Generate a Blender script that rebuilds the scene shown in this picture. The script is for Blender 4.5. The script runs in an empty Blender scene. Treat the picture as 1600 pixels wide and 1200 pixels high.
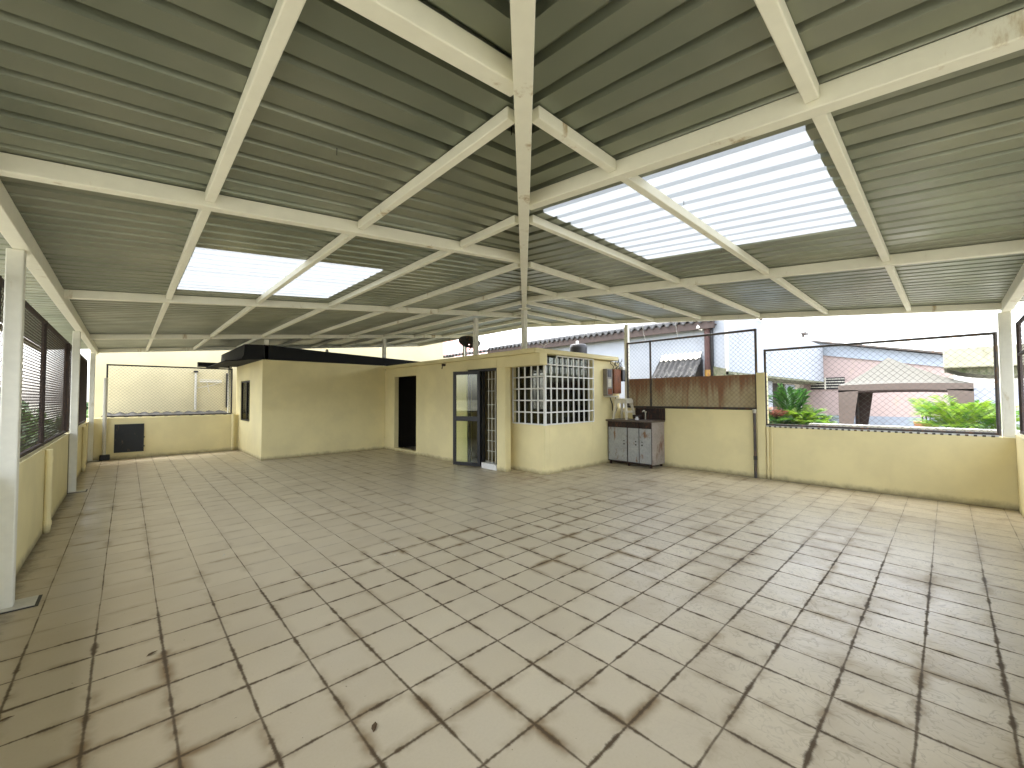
import bpy, math, random
from mathutils import Vector, Matrix
R = math.radians
rnd = random.Random(7)
S = bpy.context.scene
COL = S.collection

# ------------------------------------------------------------ camera
yaw, pitch, roll = -0.7546, 0.0316, -0.0038
cy_, sy_, cp_, sp_ = math.cos(yaw), math.sin(yaw), math.cos(pitch), math.sin(pitch)
r_ = Vector((cy_, sy_, 0)); f_ = Vector((-sy_*cp_, cy_*cp_, sp_)); u_ = r_.cross(f_)
rr = r_*math.cos(roll) + u_*math.sin(roll); uu = -r_*math.sin(roll) + u_*math.cos(roll)
cam = bpy.data.cameras.new('camera'); camo = bpy.data.objects.new('camera', cam); COL.objects.link(camo)
cam.sensor_width = 36; cam.lens = 639.86/1600*36
cam.clip_start = 0.05; cam.clip_end = 2000
M = Matrix.Identity(4)
for i in range(3):
    M[i][0] = rr[i]; M[i][1] = uu[i]; M[i][2] = -f_[i]
M[0][3], M[1][3], M[2][3] = 0, 0, 1.646
camo.matrix_world = M
S.camera = camo
# ------------------------------------------------------------ sky, sun, exposure
W = bpy.data.worlds.new("World"); S.world = W; W.use_nodes = True
nt = W.node_tree; bg = nt.nodes['Background']
sk = nt.nodes.new('ShaderNodeTexSky'); sk.sky_type = 'NISHITA'; sk.sun_disc = False
SUN_EL, SUN_AZ = 66, 350
sk.sun_elevation = R(SUN_EL); sk.sun_rotation = R(SUN_AZ)
sk.air_density = 1.0; sk.dust_density = 3.0; sk.ozone_density = 1.0
hs = nt.nodes.new('ShaderNodeHueSaturation'); hs.inputs['Saturation'].default_value = 0.32
nt.links.new(sk.outputs[0], hs.inputs['Color']); nt.links.new(hs.outputs[0], bg.inputs[0])
bg.inputs[1].default_value = 0.15
sl = bpy.data.lights.new('sun', 'SUN'); sl.energy = .5; sl.angle = R(60); sl.color = (1, .96, .9)
so = bpy.data.objects.new('sun', sl); COL.objects.link(so)
az = R(SUN_AZ)
sd = Vector((math.sin(az)*math.cos(R(SUN_EL)), math.cos(az)*math.cos(R(SUN_EL)), math.sin(R(SUN_EL))))
so.rotation_euler = sd.to_track_quat('Z', 'Y').to_euler(); so.location = (0, 0, 30)
S.view_settings.view_transform = 'Standard'; S.view_settings.look = 'None'
S.view_settings.exposure = 3.3; S.view_settings.gamma = 1.0
S.render.engine = 'CYCLES'
S.cycles.seed = 11; S.cycles.max_bounces = 12; S.cycles.diffuse_bounces = 7; S.cycles.glossy_bounces = 4
S.cycles.transmission_bounces = 6; S.cycles.transparent_max_bounces = 16

# ------------------------------------------------------------ materials
class NT:
    def __init__(s, name):
        s.m = bpy.data.materials.new(name); s.m.use_nodes = True
        s.t = s.m.node_tree; s.n = s.t.nodes; s.b = s.n['Principled BSDF']; s.out = s.n['Material Output']
    def node(s, k, **kw):
        o = s.n.new(k)
        for a, v in kw.items(): setattr(o, a, v)
        return o
    def L(s, a, b): s.t.links.new(a, b)
    def val(s, inp, v):
        if hasattr(v, 'links') or hasattr(v, 'is_output'): s.L(v, inp)
        else: inp.default_value = v
    def math(s, op, a, b=0.0, c=None, clamp=False):
        o = s.node('ShaderNodeMath', operation=op); o.use_clamp = clamp
        s.val(o.inputs[0], a); s.val(o.inputs[1], b)
        if c is not None: s.val(o.inputs[2], c)
        return o.outputs[0]
    def pos(s):
        return s.node('ShaderNodeNewGeometry').outputs['Position']
    def noise(s, scale, detail=4, rough=.55, vec=None, dist=0.0):
        o = s.node('ShaderNodeTexNoise'); o.inputs['Scale'].default_value = scale
        o.inputs['Detail'].default_value = detail; o.inputs['Roughness'].default_value = rough
        o.inputs['Distortion'].default_value = dist
        s.L(vec if vec is not None else s.pos(), o.inputs['Vector']); return o.outputs['Fac']
    def vscale(s, v, sc):
        o = s.node('ShaderNodeVectorMath', operation='MULTIPLY'); s.L(v, o.inputs[0]); o.inputs[1].default_value = sc
        return o.outputs[0]
    def ss(s, x, a, b, lo=0.0, hi=1.0):
        o = s.node('ShaderNodeMapRange', interpolation_type='SMOOTHSTEP'); s.val(o.inputs[0], x)
        s.val(o.inputs[1], a); s.val(o.inputs[2], b); s.val(o.inputs[3], lo); s.val(o.inputs[4], hi); return o.outputs[0]
    def mix(s, f, a, b):
        o = s.node('ShaderNodeMix', data_type='RGBA'); s.val(o.inputs[0], f)
        for i, v in ((6, a), (7, b)):
            if isinstance(v, tuple): o.inputs[i].default_value = v if len(v) == 4 else (*v, 1)
            else: s.L(v, o.inputs[i])
        return o.outputs[2]
    def bump(s, h, strength=.3, dist=.01):
        o = s.node('ShaderNodeBump'); o.inputs['Strength'].default_value = strength; o.inputs['Distance'].default_value = dist
        s.L(h, o.inputs['Height']); s.L(o.outputs[0], s.b.inputs['Normal'])
    def base(s, v):
        if isinstance(v, tuple): s.b.inputs['Base Color'].default_value = (*v, 1)
        else: s.L(v, s.b.inputs['Base Color'])

def simple(name, col, rough=.6, metal=0.0, var=.25, scale=3.0, stain=None, amount=.5, bump=0.0, ssc=None):
    g = NT(name)
    n1 = g.noise(scale, 5); n2 = g.noise(scale*7, 4)
    k = g.math('MULTIPLY', g.math('ADD', n1, n2), .5)
    k = g.ss(k, .3, .7)
    dark = tuple(c*(1-var) for c in col); lite = tuple(min(1, c*(1+var*.5)) for c in col)
    c = g.mix(k, dark, lite)
    if stain:
        v = g.vscale(g.pos(), (ssc or (1, 1, .35)))
        s_ = g.ss(g.noise(scale*2.2, 8, .65, v), .62-.25*amount, .72-.12*amount)
        c = g.mix(s_, c, stain)
    g.base(c); g.b.inputs['Roughness'].default_value = rough; g.b.inputs['Metallic'].default_value = metal
    if bump: g.bump(g.noise(scale*12, 5), bump, .004)
    return g.m

M_ = {}
def wall_mat(name, col, z0=0.0, dirt=(.20, .16, .08)):
    g = NT(name)
    p = g.pos(); sep = g.node('ShaderNodeSeparateXYZ'); g.L(p, sep.inputs[0])
    n = g.ss(g.noise(1.1, 6, .6), .35, .68)
    c = g.mix(n, tuple(x*.93 for x in col), tuple(min(1, x*1.04) for x in col))
    st = g.noise(2.6, 8, .7, g.vscale(p, (1, 1, .22)))
    c = g.mix(g.ss(st, .58, .82, 0, .35), c, tuple(x*.72 for x in col))
    # splash-back dirt along the foot of the wall
    d = g.math('SUBTRACT', sep.outputs[2], g.math('MULTIPLY', g.noise(7, 6, .7), .14))
    c = g.mix(g.ss(d, z0-.08, z0+.05, .75, 0), c, dirt)
    g.base(c); g.b.inputs['Roughness'].default_value = .62
    g.bump(g.math('ADD', g.noise(9, 3), g.noise(60, 4)), .25, .004)
    return g.m
M_['yellow'] = wall_mat('yellow_paint', (.77, .68, .375))
M_['yellow_far'] = wall_mat('pale_yellow_render', (.56, .49, .29), -6)
M_['beam'] = simple('cream_beam_paint', (.82, .80, .67), .5, 0, .05, 1.6, (.46, .36, .2), .04, .04)
M_['post'] = simple('white_post_paint', (.72, .71, .62), .5, 0, .07, 2.5, (.5, .44, .3), .12, .08)
M_['white'] = simple('white_paint', (.78, .78, .76), .5, 0, .06, 2)
M_['whitewall'] = simple('white_render', (.30, .325, .36), .7, 0, .05, .6, (.25, .26, .27), .15)
M_['pvc'] = simple('grey_pvc', (.55, .53, .45), .4, 0, .12, 5)
M_['black'] = simple('black_aluminium', (.006, .006, .007), .45, 0, .2, 6)
M_['blackroof'] = simple('black_roof_sheet', (.004, .005, .007), .8, 0, .2, 3)
M_['darkmetal'] = simple('dark_hatch_steel', (.018, .021, .023), .5, .3, .25, 8, (.12, .08, .05), .1)
M_['rust'] = simple('rusty_brown_steel', (.034, .022, .018), .8, 0, .4, 9, (.07, .035, .02), .4)
M_['rustwire'] = simple('rusty_wire', (.06, .042, .036), .7, .2, .4, 12, (.10, .055, .035), .4)
M_['wire'] = simple('grey_wire', (.10, .10, .095), .55, .3, .3, 12, (.12, .07, .04), .3)
M_['frame'] = simple('dark_grey_pipe', (.075, .068, .062), .55, .3, .4, 7, (.15, .08, .04), .5)
M_['tank'] = simple('black_tank_plastic', (.015, .015, .017), .5)
M_['inside'] = simple('unlit_interior', (.025, .02, .014), .9)  # near-black colour stands in for the shade inside the rooms
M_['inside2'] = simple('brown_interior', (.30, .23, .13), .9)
M_['curtain'] = simple('grey_curtain', (.2, .2, .2), .9, 0, .4, 5)
M_['cable'] = simple('grey_cable', (.25, .25, .25), .6)
M_['wcable'] = simple('white_cable', (.7, .7, .7), .6)
M_['concrete'] = simple('weathered_concrete', (.42, .40, .33), .85, 0, .25, 3, (.18, .16, .11), .5, .4)
M_['slabc'] = simple('beige_concrete', (.34, .335, .245), .8, 0, .14, 2, (.24, .23, .15), .4, .3)
M_['mossy'] = simple('mossy_shaded_concrete', (.17, .17, .11), .9, 0, .5, 5, (.06, .08, .03), .6, .5)  # moss on the ledge; its dark tone also carries shade under the white block
M_['coping'] = simple('pale_coping', (.50, .50, .46), .8, 0, .2, 6, (.25, .23, .2), .5, .3)
M_['asbestos'] = simple('dark_corrugated_roofing', (.05, .048, .042), .85, 0, .45, 3, (.02, .02, .017), .6, .4, ssc=(1, .6, 1))
M_['asb2'] = simple('old_fibre_cement', (.04, .04, .04), .85, 0, .5, 4, (.11, .11, .10), .35, .4)
M_['asbpale'] = simple('pale_ridge_tile', (.62, .58, .50), .85, 0, .3, 6)
M_['fascia'] = simple('brown_fascia', (.045, .028, .022), .7, 0, .35, 5)
M_['redpipe'] = simple('red_brown_pipe', (.06, .024, .02), .7, 0, .4, 5, (.14, .09, .07), .3)
M_['ypaint'] = simple('ochre_paint', (.30, .17, .03), .7, 0, .3, 5, (.2, .08, .03), .4)
M_['pink'] = simple('pink_render', (.35, .275, .255), .8, 0, .07, .5, (.36, .29, .23), .3)
M_['pinkband'] = simple('blue_grey_band', (.22, .25, .29), .8, 0, .1, 1)
M_['salmon'] = simple('salmon_roof', (.50, .25, .22), .8, 0, .1, .4)
M_['bluegrey'] = simple('blue_grey_fascia', (.29, .33, .38), .7, 0, .08, 1)
M_['graywall'] = simple('grey_terrace_wall', (.33, .36, .42), .85, 0, .12, 1)
M_['beige'] = simple('beige_render', (.50, .47, .40), .85, 0, .12, 1.5, (.33, .27, .2), .4)
M_['taupe'] = simple('taupe_canvas', (.095, .092, .078), .85, 0, .06, 3)
M_['taupeband'] = simple('rosy_canvas_valance', (.125, .098, .083), .85, 0, .08, 4)
M_['taupe_shade'] = simple('shaded_canvas_inside', (.045, .03, .025), .9)  # darker canvas copy puts the shade of inner fabric sides into colour
M_['cab'] = simple('grey_worn_cabinet_paint', (.33, .34, .34), .5, .1, .2, 4, (.19, .10, .05), .28, .15, ssc=(1, 1, .5))
M_['cabside'] = simple('pale_worn_cabinet_side', (.34, .30, .28), .55, .1, .25, 3, (.16, .08, .05), .45, .15)
M_['cabdark'] = simple('rust_black_trim', (.028, .018, .015), .7, .2, .5, 10, (.09, .035, .02), .5)
M_['counter'] = simple('dark_counter', (.10, .075, .06), .4, .1, .4, 8)
M_['stool'] = simple('cream_plastic', (.72, .68, .56), .35, 0, .08, 8, (.4, .35, .25), .2)
M_['boxrust'] = simple('rust_orange_board', (.27, .10, .045), .75, 0, .35, 7, (.12, .05, .03), .5)
M_['boxgrey'] = simple('grey_meter_box', (.23, .21, .19), .6, 0, .25, 7)
M_['label'] = simple('pale_paper', (.55, .52, .42), .8)
M_['ground'] = simple('distant_ground', (.24, .23, .18), .95, 0, .5, .05)
M_['terr'] = simple('terrace_concrete', (.40, .38, .34), .9, 0, .2, .8)
M_['pot'] = simple('terracotta', (.35, .16, .08), .8)
M_['bark'] = simple('bark', (.12, .09, .06), .9)
M_['dryleaf'] = simple('dry_leaf', (.10, .06, .025), .8)
M_['rubble'] = simple('plaster_crumb', (.6, .58, .5), .9)
M_['redp'] = simple('red_tag', (.5, .06, .05), .5)

def leafmat(name, a, b, scale=6, tr=.35):
    g = NT(name); k = g.ss(g.noise(scale, 3), .35, .65); c = g.mix(k, a, b)
    g.base(c); g.b.inputs['Roughness'].default_value = .5
    t = g.node('ShaderNodeBsdfTranslucent'); g.L(g.mix(k, tuple(x*1.5 for x in a), tuple(x*1.5 for x in b)), t.inputs[0])
    mx = g.node('ShaderNodeMixShader'); mx.inputs[0].default_value = tr
    g.L(g.b.outputs[0], mx.inputs[1]); g.L(t.outputs[0], mx.inputs[2]); g.L(mx.outputs[0], g.out.inputs[0])
    return g.m
M_['palm'] = leafmat('bright_palm_leaf', (.05, .15, .015), (.20, .30, .03))
M_['palmd'] = leafmat('dark_palm_leaf', (.02, .07, .015), (.05, .14, .02))
M_['sago'] = leafmat('sago_leaf', (.012, .035, .012), (.03, .06, .02), 6, .15)
M_['redleaf'] = leafmat('maroon_leaf', (.18, .05, .04), (.25, .14, .08))
M_['tree'] = leafmat('tree_leaf', (.02, .06, .012), (.07, .13, .03), 1.2, .25)
M_['treel'] = leafmat('light_tree_leaf', (.05, .11, .015), (.12, .20, .04), 1.2, .25)

def roof_mat():
    g = NT('olive_grey_roof_sheet')
    k = g.ss(g.noise(.8, 2), .35, .65)
    c = g.mix(k, (.215, .235, .178), (.275, .285, .218))
    st = g.noise(2.2, 3, .5); c = g.mix(g.ss(st, .55, .80, 0, .3), c, (.35, .35, .28))
    g.base(c); g.b.inputs['Metallic'].default_value = .55
    g.L(g.ss(g.noise(2, 4), .3, .7, .29, .40), g.b.inputs['Roughness'])
    g.bump(g.noise(1.4, 1), .10, .02)
    return g.m
M_['roof'] = roof_mat()
def sky_mat():
    g = NT('translucent_white_skylight')
    p = g.pos()
    c = g.mix(g.ss(g.noise(3, 6), .5, .75, 0, .4), (.155, .165, .17), (.115, .125, .13))
    g.base((.85, .88, .9)); g.b.inputs['Roughness'].default_value = .3
    c = g.mix(g.ss(g.noise(14, 3, .6), .66, .74, 0, .35), c, (.10, .10, .085))
    t = g.node('ShaderNodeBsdfTranslucent'); g.L(c, t.inputs[0])
    mx = g.node('ShaderNodeMixShader'); mx.inputs[0].default_value = .78
    g.L(g.b.outputs[0], mx.inputs[1]); g.L(t.outputs[0], mx.inputs[2]); g.L(mx.outputs[0], g.out.inputs[0])
    return g.m
M_['sky'] = sky_mat()
def glass(name, tint, rough=.03, f=.85):
    g = NT(name); tr = g.node('ShaderNodeBsdfTransparent'); tr.inputs[0].default_value = (*tint, 1)
    gl = g.node('ShaderNodeBsdfGlossy'); gl.inputs['Roughness'].default_value = rough
    fr = g.node('ShaderNodeFresnel'); fr.inputs[0].default_value = 1.5
    fa = g.math('ADD', g.math('MULTIPLY', fr.outputs[0], f), .03)
    mx = g.node('ShaderNodeMixShader'); g.L(fa, mx.inputs[0]); g.L(tr.outputs[0], mx.inputs[1]); g.L(gl.outputs[0], mx.inputs[2])
    g.L(mx.outputs[0], g.out.inputs[0]); return g.m
M_['glass'] = glass('window_glass', (.45, .47, .42), .03, .35)
M_['doorglass'] = glass('greenish_door_glass', (.93, .97, .86), .02)

def floor_mat():
    g = NT('beige_floor_tiles')
    T = .33
    p = g.pos(); sep = g.node('ShaderNodeSeparateXYZ'); g.L(p, sep.inputs[0])
    wob = g.noise(2.3, 4, .6)
    def axis(o, off, k):
        w = g.math('MULTIPLY', g.math('SUBTRACT', g.noise(1.7+k, 3), .5), .012)
        u = g.math('DIVIDE', g.math('SUBTRACT', g.math('ADD', o, w), off), T)
        fl = g.math('FLOOR', u); fr = g.math('SUBTRACT', u, fl)
        d = g.math('MULTIPLY', g.math('MINIMUM', fr, g.math('SUBTRACT', 1.0, fr)), T)
        return fl, fr, d
    fx, rx, dx = axis(sep.outputs[0], .8655, 0); fy, ry, dy = axis(sep.outputs[1], 1.7978, 1.3)
    # near zone: dirty open grout; beyond y~4.3 or x~6 it has been refilled and shows faintly
    nz = g.math('MULTIPLY', g.math('SUBTRACT', g.noise(1.5, 4), .5), .25)
    zone = g.math('MULTIPLY', g.ss(g.math('ADD', sep.outputs[1], nz), 4.15, 4.42, 1, 0),
                  g.ss(g.math('ADD', sep.outputs[0], g.math('MULTIPLY', nz, 6)), 5.2, 6.6, 1, 0))
    blot = g.noise(1.9, 6, .7)
    blot2 = g.noise(4.5, 5, .7, g.vscale(p, (1, 1, 1)))
    def line(d, seed):
        b = g.noise(3.1, 6, .75, g.vscale(p, (1+seed, 1.3-seed*.3, 1)))
        width = g.math('ADD', .0028, g.math('MULTIPLY', g.math('MULTIPLY', g.ss(b, .42, .85), .017), g.math('ADD', .25, g.math('MULTIPLY', zone, .75))))
        width = g.math('MULTIPLY', g.math('ADD', width, .0014), g.math('ADD', .62, g.math('MULTIPLY', zone, .38)))
        m = g.ss(g.math('DIVIDE', d, width), .35, 2.1, 1, 0)
        st = g.math('ADD', .68, g.math('MULTIPLY', g.ss(b, .3, .6), .32))
        far = g.math('ADD', (.55 if seed == 0 else .32), g.math('MULTIPLY', g.ss(b, .42, .62), .40))
        strength = g.math('ADD', g.math('MULTIPLY', zone, st), g.math('MULTIPLY', g.math('SUBTRACT', 1.0, zone), far))
        return g.math('MULTIPLY', m, strength), width
    lx, wx = line(dx, 0.0); ly, wy = line(dy, .8)
    grout = g.math('MAXIMUM', lx, ly)
    # brown soil bleeding from the joints
    dmin = g.math('MINIMUM', dx, dy)
    edge = g.math('POWER', g.ss(dmin, -.01, .085, 1, 0), 1.4)
    soil = g.math('MULTIPLY', edge, g.ss(g.noise(2.4, 4, .6), .42, .66))
    rightz = g.ss(g.math('SUBTRACT', sep.outputs[0], g.math('MULTIPLY', sep.outputs[1], .8)), .8, 2.6)
    soil2 = g.math('MULTIPLY', g.math('MULTIPLY', g.ss(g.noise(1.6, 3, .6), .45, .75), g.math('ADD', .25, g.math('MULTIPLY', rightz, .75))), .75)
    clus = g.ss(g.noise(.55, 3, .6), .38, .60, .30, 1.3)
    soil = g.math('MULTIPLY', soil, clus)
    soil = g.math('MAXIMUM', g.math('MULTIPLY', soil, g.math('ADD', .45, g.math('MULTIPLY', zone, .5))), g.math('MULTIPLY', soil2, g.math('ADD', .45, g.math('MULTIPLY', edge, .55))))
    # tile tone
    cv = g.node('ShaderNodeCombineXYZ'); g.L(fx, cv.inputs[0]); g.L(fy, cv.inputs[1])
    wn = g.node('ShaderNodeTexWhiteNoise', noise_dimensions='2D'); g.L(cv.outputs[0], wn.inputs['Vector'])
    tone = wn.outputs['Value']
    c = g.mix(tone, (.56, .485, .345), (.62, .545, .395))
    mott = g.noise(2.6, 2, .5)
    c = g.mix(g.ss(mott, .30, .75, 0, .30), c, (.56, .50, .385))
    grain = g.noise(70, 3, .6); c = g.mix(g.ss(grain, .35, .75, 0, .14), c, (.42, .35, .23))
    big = g.noise(.35, 4)
    c = g.mix(g.ss(big, .42, .66, 0, .18), c, (.40, .33, .22))
    # yellowish grime on the left strip and along walls
    lw = g.ss(g.math('ADD', sep.outputs[0], g.math('MULTIPLY', g.noise(1.2, 5), 1.1)), .1, 2.0, .40, 0)
    c = g.mix(lw, c, (.33, .25, .13))
    veins = g.noise(7, 2, .6, g.vscale(p, (1, .8, 1)), 1.8)
    vm = g.math('MULTIPLY', g.ss(g.math('ABSOLUTE', g.math('SUBTRACT', veins, .5)), .0, .035, .45, 0), rightz)
    c = g.mix(vm, c, (.30, .25, .17))
    c = g.mix(soil, c, (.20, .13, .055))
    # reddish spill by the doorway
    dv = g.node('ShaderNodeVectorMath', operation='DISTANCE'); g.L(p, dv.inputs[0]); dv.inputs[1].default_value = (5.9, 6.0, 0)
    spill = g.math('MULTIPLY', g.ss(dv.outputs['Value'], .25, 1.0, 1, 0), g.ss(g.noise(4, 6, .7), .42, .62))
    c = g.mix(g.math('MULTIPLY', spill, .5), c, (.30, .15, .06))
    # small specks
    sp = g.noise(42, 2, .5); c = g.mix(g.ss(sp, .74, .78, 0, .6), c, (.10, .07, .04))
    c = g.mix(grout, c, (.085, .056, .027))
    g.b.inputs['Specular IOR Level'].default_value = .38
    # dark dirt against the parapets
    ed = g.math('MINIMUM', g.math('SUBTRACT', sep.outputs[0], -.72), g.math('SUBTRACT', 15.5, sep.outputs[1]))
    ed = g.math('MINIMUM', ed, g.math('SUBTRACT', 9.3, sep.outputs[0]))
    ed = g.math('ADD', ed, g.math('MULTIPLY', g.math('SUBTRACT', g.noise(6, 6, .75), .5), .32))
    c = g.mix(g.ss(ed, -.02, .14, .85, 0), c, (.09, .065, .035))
    g.base(c)
    ro = g.math('ADD', g.ss(g.noise(2.2, 6, .65), .3, .7, .29, .42), g.math('MULTIPLY', g.math('MAXIMUM', grout, soil), .35))
    g.L(ro, g.b.inputs['Roughness'])
    h = g.math('SUBTRACT', g.math('ADD', g.math('MULTIPLY', g.math('MULTIPLY', g.noise(11, 2, .5, None, 1.0), .5), g.math('ADD', .12, g.math('MULTIPLY', rightz, .8))), g.math('MULTIPLY', tone, .06)), g.math('MULTIPLY', g.math('MAXIMUM', g.ss(g.math('DIVIDE', dx, wx), .6, 1.5, 1, 0), g.ss(g.math('DIVIDE', dy, wy), .6, 1.5, 1, 0)), .8))
    g.bump(h, .28, .004)
    return g.m
M_['floor'] = floor_mat()
def rustsheet():
    g = NT('rust_streaked_sheet')
    p = g.pos(); sep = g.node('ShaderNodeSeparateXYZ'); g.L(p, sep.inputs[0])
    n = g.noise(3.2, 6, .75, g.vscale(p, (1, 1.6, .12)))
    hgt = g.ss(sep.outputs[2], 1.5, 2.15)
    k = g.ss(g.math('ADD', n, g.math('MULTIPLY', hgt, .22)), .48, .72)
    c = g.mix(g.ss(g.noise(4, 5), .3, .7), (.42, .34, .20), (.50, .42, .27))
    c = g.mix(g.math('MULTIPLY', k, .8), c, (.25, .085, .035)); g.base(c); g.b.inputs['Roughness'].default_value = .85
    return g.m
M_['rsheet'] = rustsheet()

# ------------------------------------------------------------ mesh helper
class MB:
    def __init__(s): s.v = []; s.f = []
    def quad(s, a, b, c, d):
        i = len(s.v); s.v += [a, b, c, d]; s.f.append((i, i+1, i+2, i+3)); return s
    def tri(s, a, b, c):
        i = len(s.v); s.v += [a, b, c]; s.f.append((i, i+1, i+2)); return s
    def box(s, x0, x1, y0, y1, z0, z1):
        i = len(s.v)
        s.v += [(x0,y0,z0),(x1,y0,z0),(x1,y1,z0),(x0,y1,z0),(x0,y0,z1),(x1,y0,z1),(x1,y1,z1),(x0,y1,z1)]
        s.f += [tuple(i+k for k in q) for q in ((0,3,2,1),(4,5,6,7),(0,1,5,4),(1,2,6,5),(2,3,7,6),(3,0,4,7))]; return s
    def bar(s, a, b, w, h, n=4, up=(0, 0, 1), rot=0.0):
        """n-sided prism from a to b; n=4: w wide, h deep, centred"""
        a = Vector(a); b = Vector(b); d = (b-a).normalized(); upv = Vector(up)
        if abs(d.dot(upv)) > .99: upv = Vector((1, 0, 0))
        sd_ = d.cross(upv).normalized(); u = sd_.cross(d).normalized()
        i = len(s.v)
        if n == 4: offs = [sd_*(w/2)+u*(h/2), -sd_*(w/2)+u*(h/2), -sd_*(w/2)-u*(h/2), sd_*(w/2)-u*(h/2)]
        else: offs = [sd_*(w/2*math.cos(2*math.pi*k/n+rot))+u*(h/2*math.sin(2*math.pi*k/n+rot)) for k in range(n)]
        for o in offs: s.v.append(tuple(a+o))
        for o in offs: s.v.append(tuple(b+o))
        for k in range(n): s.f.append((i+k, i+(k+1) % n, i+n+(k+1) % n, i+n+k))
        s.f.append(tuple(i+k for k in range(n-1, -1, -1))); s.f.append(tuple(i+n+k for k in range(n))); return s
    def tube(s, pts, r, n=6):
        for a, b in zip(pts, pts[1:]): s.bar(a, b, 2*r, 2*r, n)
        return s
    def lathe(s, prof, cx, cy, n=20):
        i = len(s.v)
        for r, z in prof:
            for k in range(n):
                a = 2*math.pi*k/n; s.v.append((cx+r*math.cos(a), cy+r*math.sin(a), z))
        for j in range(len(prof)-1):
            for k in range(n):
                s.f.append((i+j*n+k, i+j*n+(k+1) % n, i+(j+1)*n+(k+1) % n, i+(j+1)*n+k))
        s.f.append(tuple(i+k for k in range(n-1, -1, -1))); s.f.append(tuple(i+(len(prof)-1)*n+k for k in range(n)))
        return s
    def poly_extrude(s, pts, off):
        i = len(s.v); n = len(pts); off = Vector(off)
        s.v += [tuple(p) for p in pts] + [tuple(Vector(p)+off) for p in pts]
        s.f.append(tuple(i+k for k in range(n-1, -1, -1))); s.f.append(tuple(i+n+k for k in range(n)))
        for k in range(n): s.f.append((i+k, i+(k+1) % n, i+n+(k+1) % n, i+n+k))
        return s
    def build(s, name, mat, parent=None, label=None, smooth=False, bevel=0.0):
        me = bpy.data.meshes.new(name); me.from_pydata([tuple(v) for v in s.v], [], s.f)
        if isinstance(mat, str): mat = M_[mat]
        me.materials.append(mat); me.update()
        if smooth:
            for p in me.polygons: p.use_smooth = True
        o = bpy.data.objects.new(name, me); COL.objects.link(o)
        if parent:
            o.parent = parent; o.location = -world_loc(parent)
        if label: o['label'] = label
        if bevel:
            b = o.modifiers.new('bevel', 'BEVEL'); b.width = bevel; b.segments = 2; b.limit_method = 'ANGLE'; b.harden_normals = False
        return o
def world_loc(o):
    l = Vector(o.location)
    while o.parent: o = o.parent; l += Vector(o.location)
    return l
def thing(name, label, cat, loc, group=None):
    o = bpy.data.objects.new(name, None); COL.objects.link(o); o.location = loc
    o['label'] = label; o['category'] = cat
    if group: o['group'] = group
    return o
def tag(o, label, cat, group=None):
    o['label'] = label; o['category'] = cat
    if group: o['group'] = group
    return o
def struct(o): o['kind'] = 'structure'; return o
def copy_tree(o, parent=None):
    c = o.copy(); COL.objects.link(c)
    if parent: c.parent = parent
    for ch in list(o.children): copy_tree(ch, c)
    return c

# ------------------------------------------------------------ setting
XL, XR, YN, YF = -.72, 9.3, -.65, 15.5
struct(MB().quad((XL-.1, YN-.1, 0), (XR+.2, YN-.1, 0), (XR+.2, YF+.1, 0), (XL-.1, YF+.1, 0)).build('floor', 'floor'))
struct(MB().quad((-900, -900, -6), (900, -900, -6), (900, 900, -6), (-900, 900, -6)).build('ground', 'ground'))
b = MB().box(XL-.3, XR+.3, YN-.3, 15.9, -6, -.02); tag(b.build('building', 'yellow_far'), 'pale yellow building whose tiled rooftop carries the terrace', 'building')
struct(MB().box(9.85, 40, -12, 4.4, -.35, -.05).build('terrace', 'terr'))

# ------------------------------------------------------------ parapets
def parapet(name, label, boxes):
    m = MB()
    for b_ in boxes: m.box(*b_)
    return tag(m.build(name, 'yellow', bevel=.006), label, 'wall', None)
parapet('parapet_wall', 'long low yellow parapet under the rusty mesh on the left side', [(XL-.16, XL, YN-.2, YF, -.02, 1.04)])
farw = parapet('parapet_wall', 'low yellow parapet at the far left end with the dark metal hatch', [(XL-.16, 2.6, YF+.001, YF+.16, -.02, 1.12)])
parapet('parapet_wall', 'taller yellow parapet behind the cabinet under the rusty sheet', [(XR, XR+.15, 2.66, 5.9, -.02, 1.36)])
parapet('parapet_wall', 'low yellow parapet on the right in front of the gazebo and palms', [(XR, XR+.15, YN-.2, 2.50, -.02, 1.03)])
parapet('parapet_wall', 'yellow parapet at the right frame edge under the end mesh', [(XL, XR, YN-.16, YN, -.02, 1.08)])
parapet('wall_pier', 'narrow yellow pier between the two right hand mesh frames', [(XR-.01, XR+.22, 2.505, 2.655, -.02, 2.12)])
# hatch
h = thing('access_hatch', 'dark grey metal hatch on the far left parapet', 'hatch', (.07, 15.49, .2))
MB().box(-.21, .35, 15.485, 15.50, .19, .92).build('hatch_door', 'darkmetal', h, bevel=.003)
m = MB()
for a in ((-.23, .37, 15.478, 15.5, .92, .94), (-.23, .37, 15.478, 15.5, .17, .19), (-.23, -.21, 15.478, 15.5, .19, .92), (.35, .37, 15.478, 15.5, .19, .92)): m.box(*a)
m.build('hatch_frame', 'darkmetal', h)
MB().box(.355, .39, 15.46, 15.478, .55, .58).build('hinge', 'darkmetal', h); MB().box(.355, .39, 15.46, 15.478, .30, .33).build('hinge', 'darkmetal', h)

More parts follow.
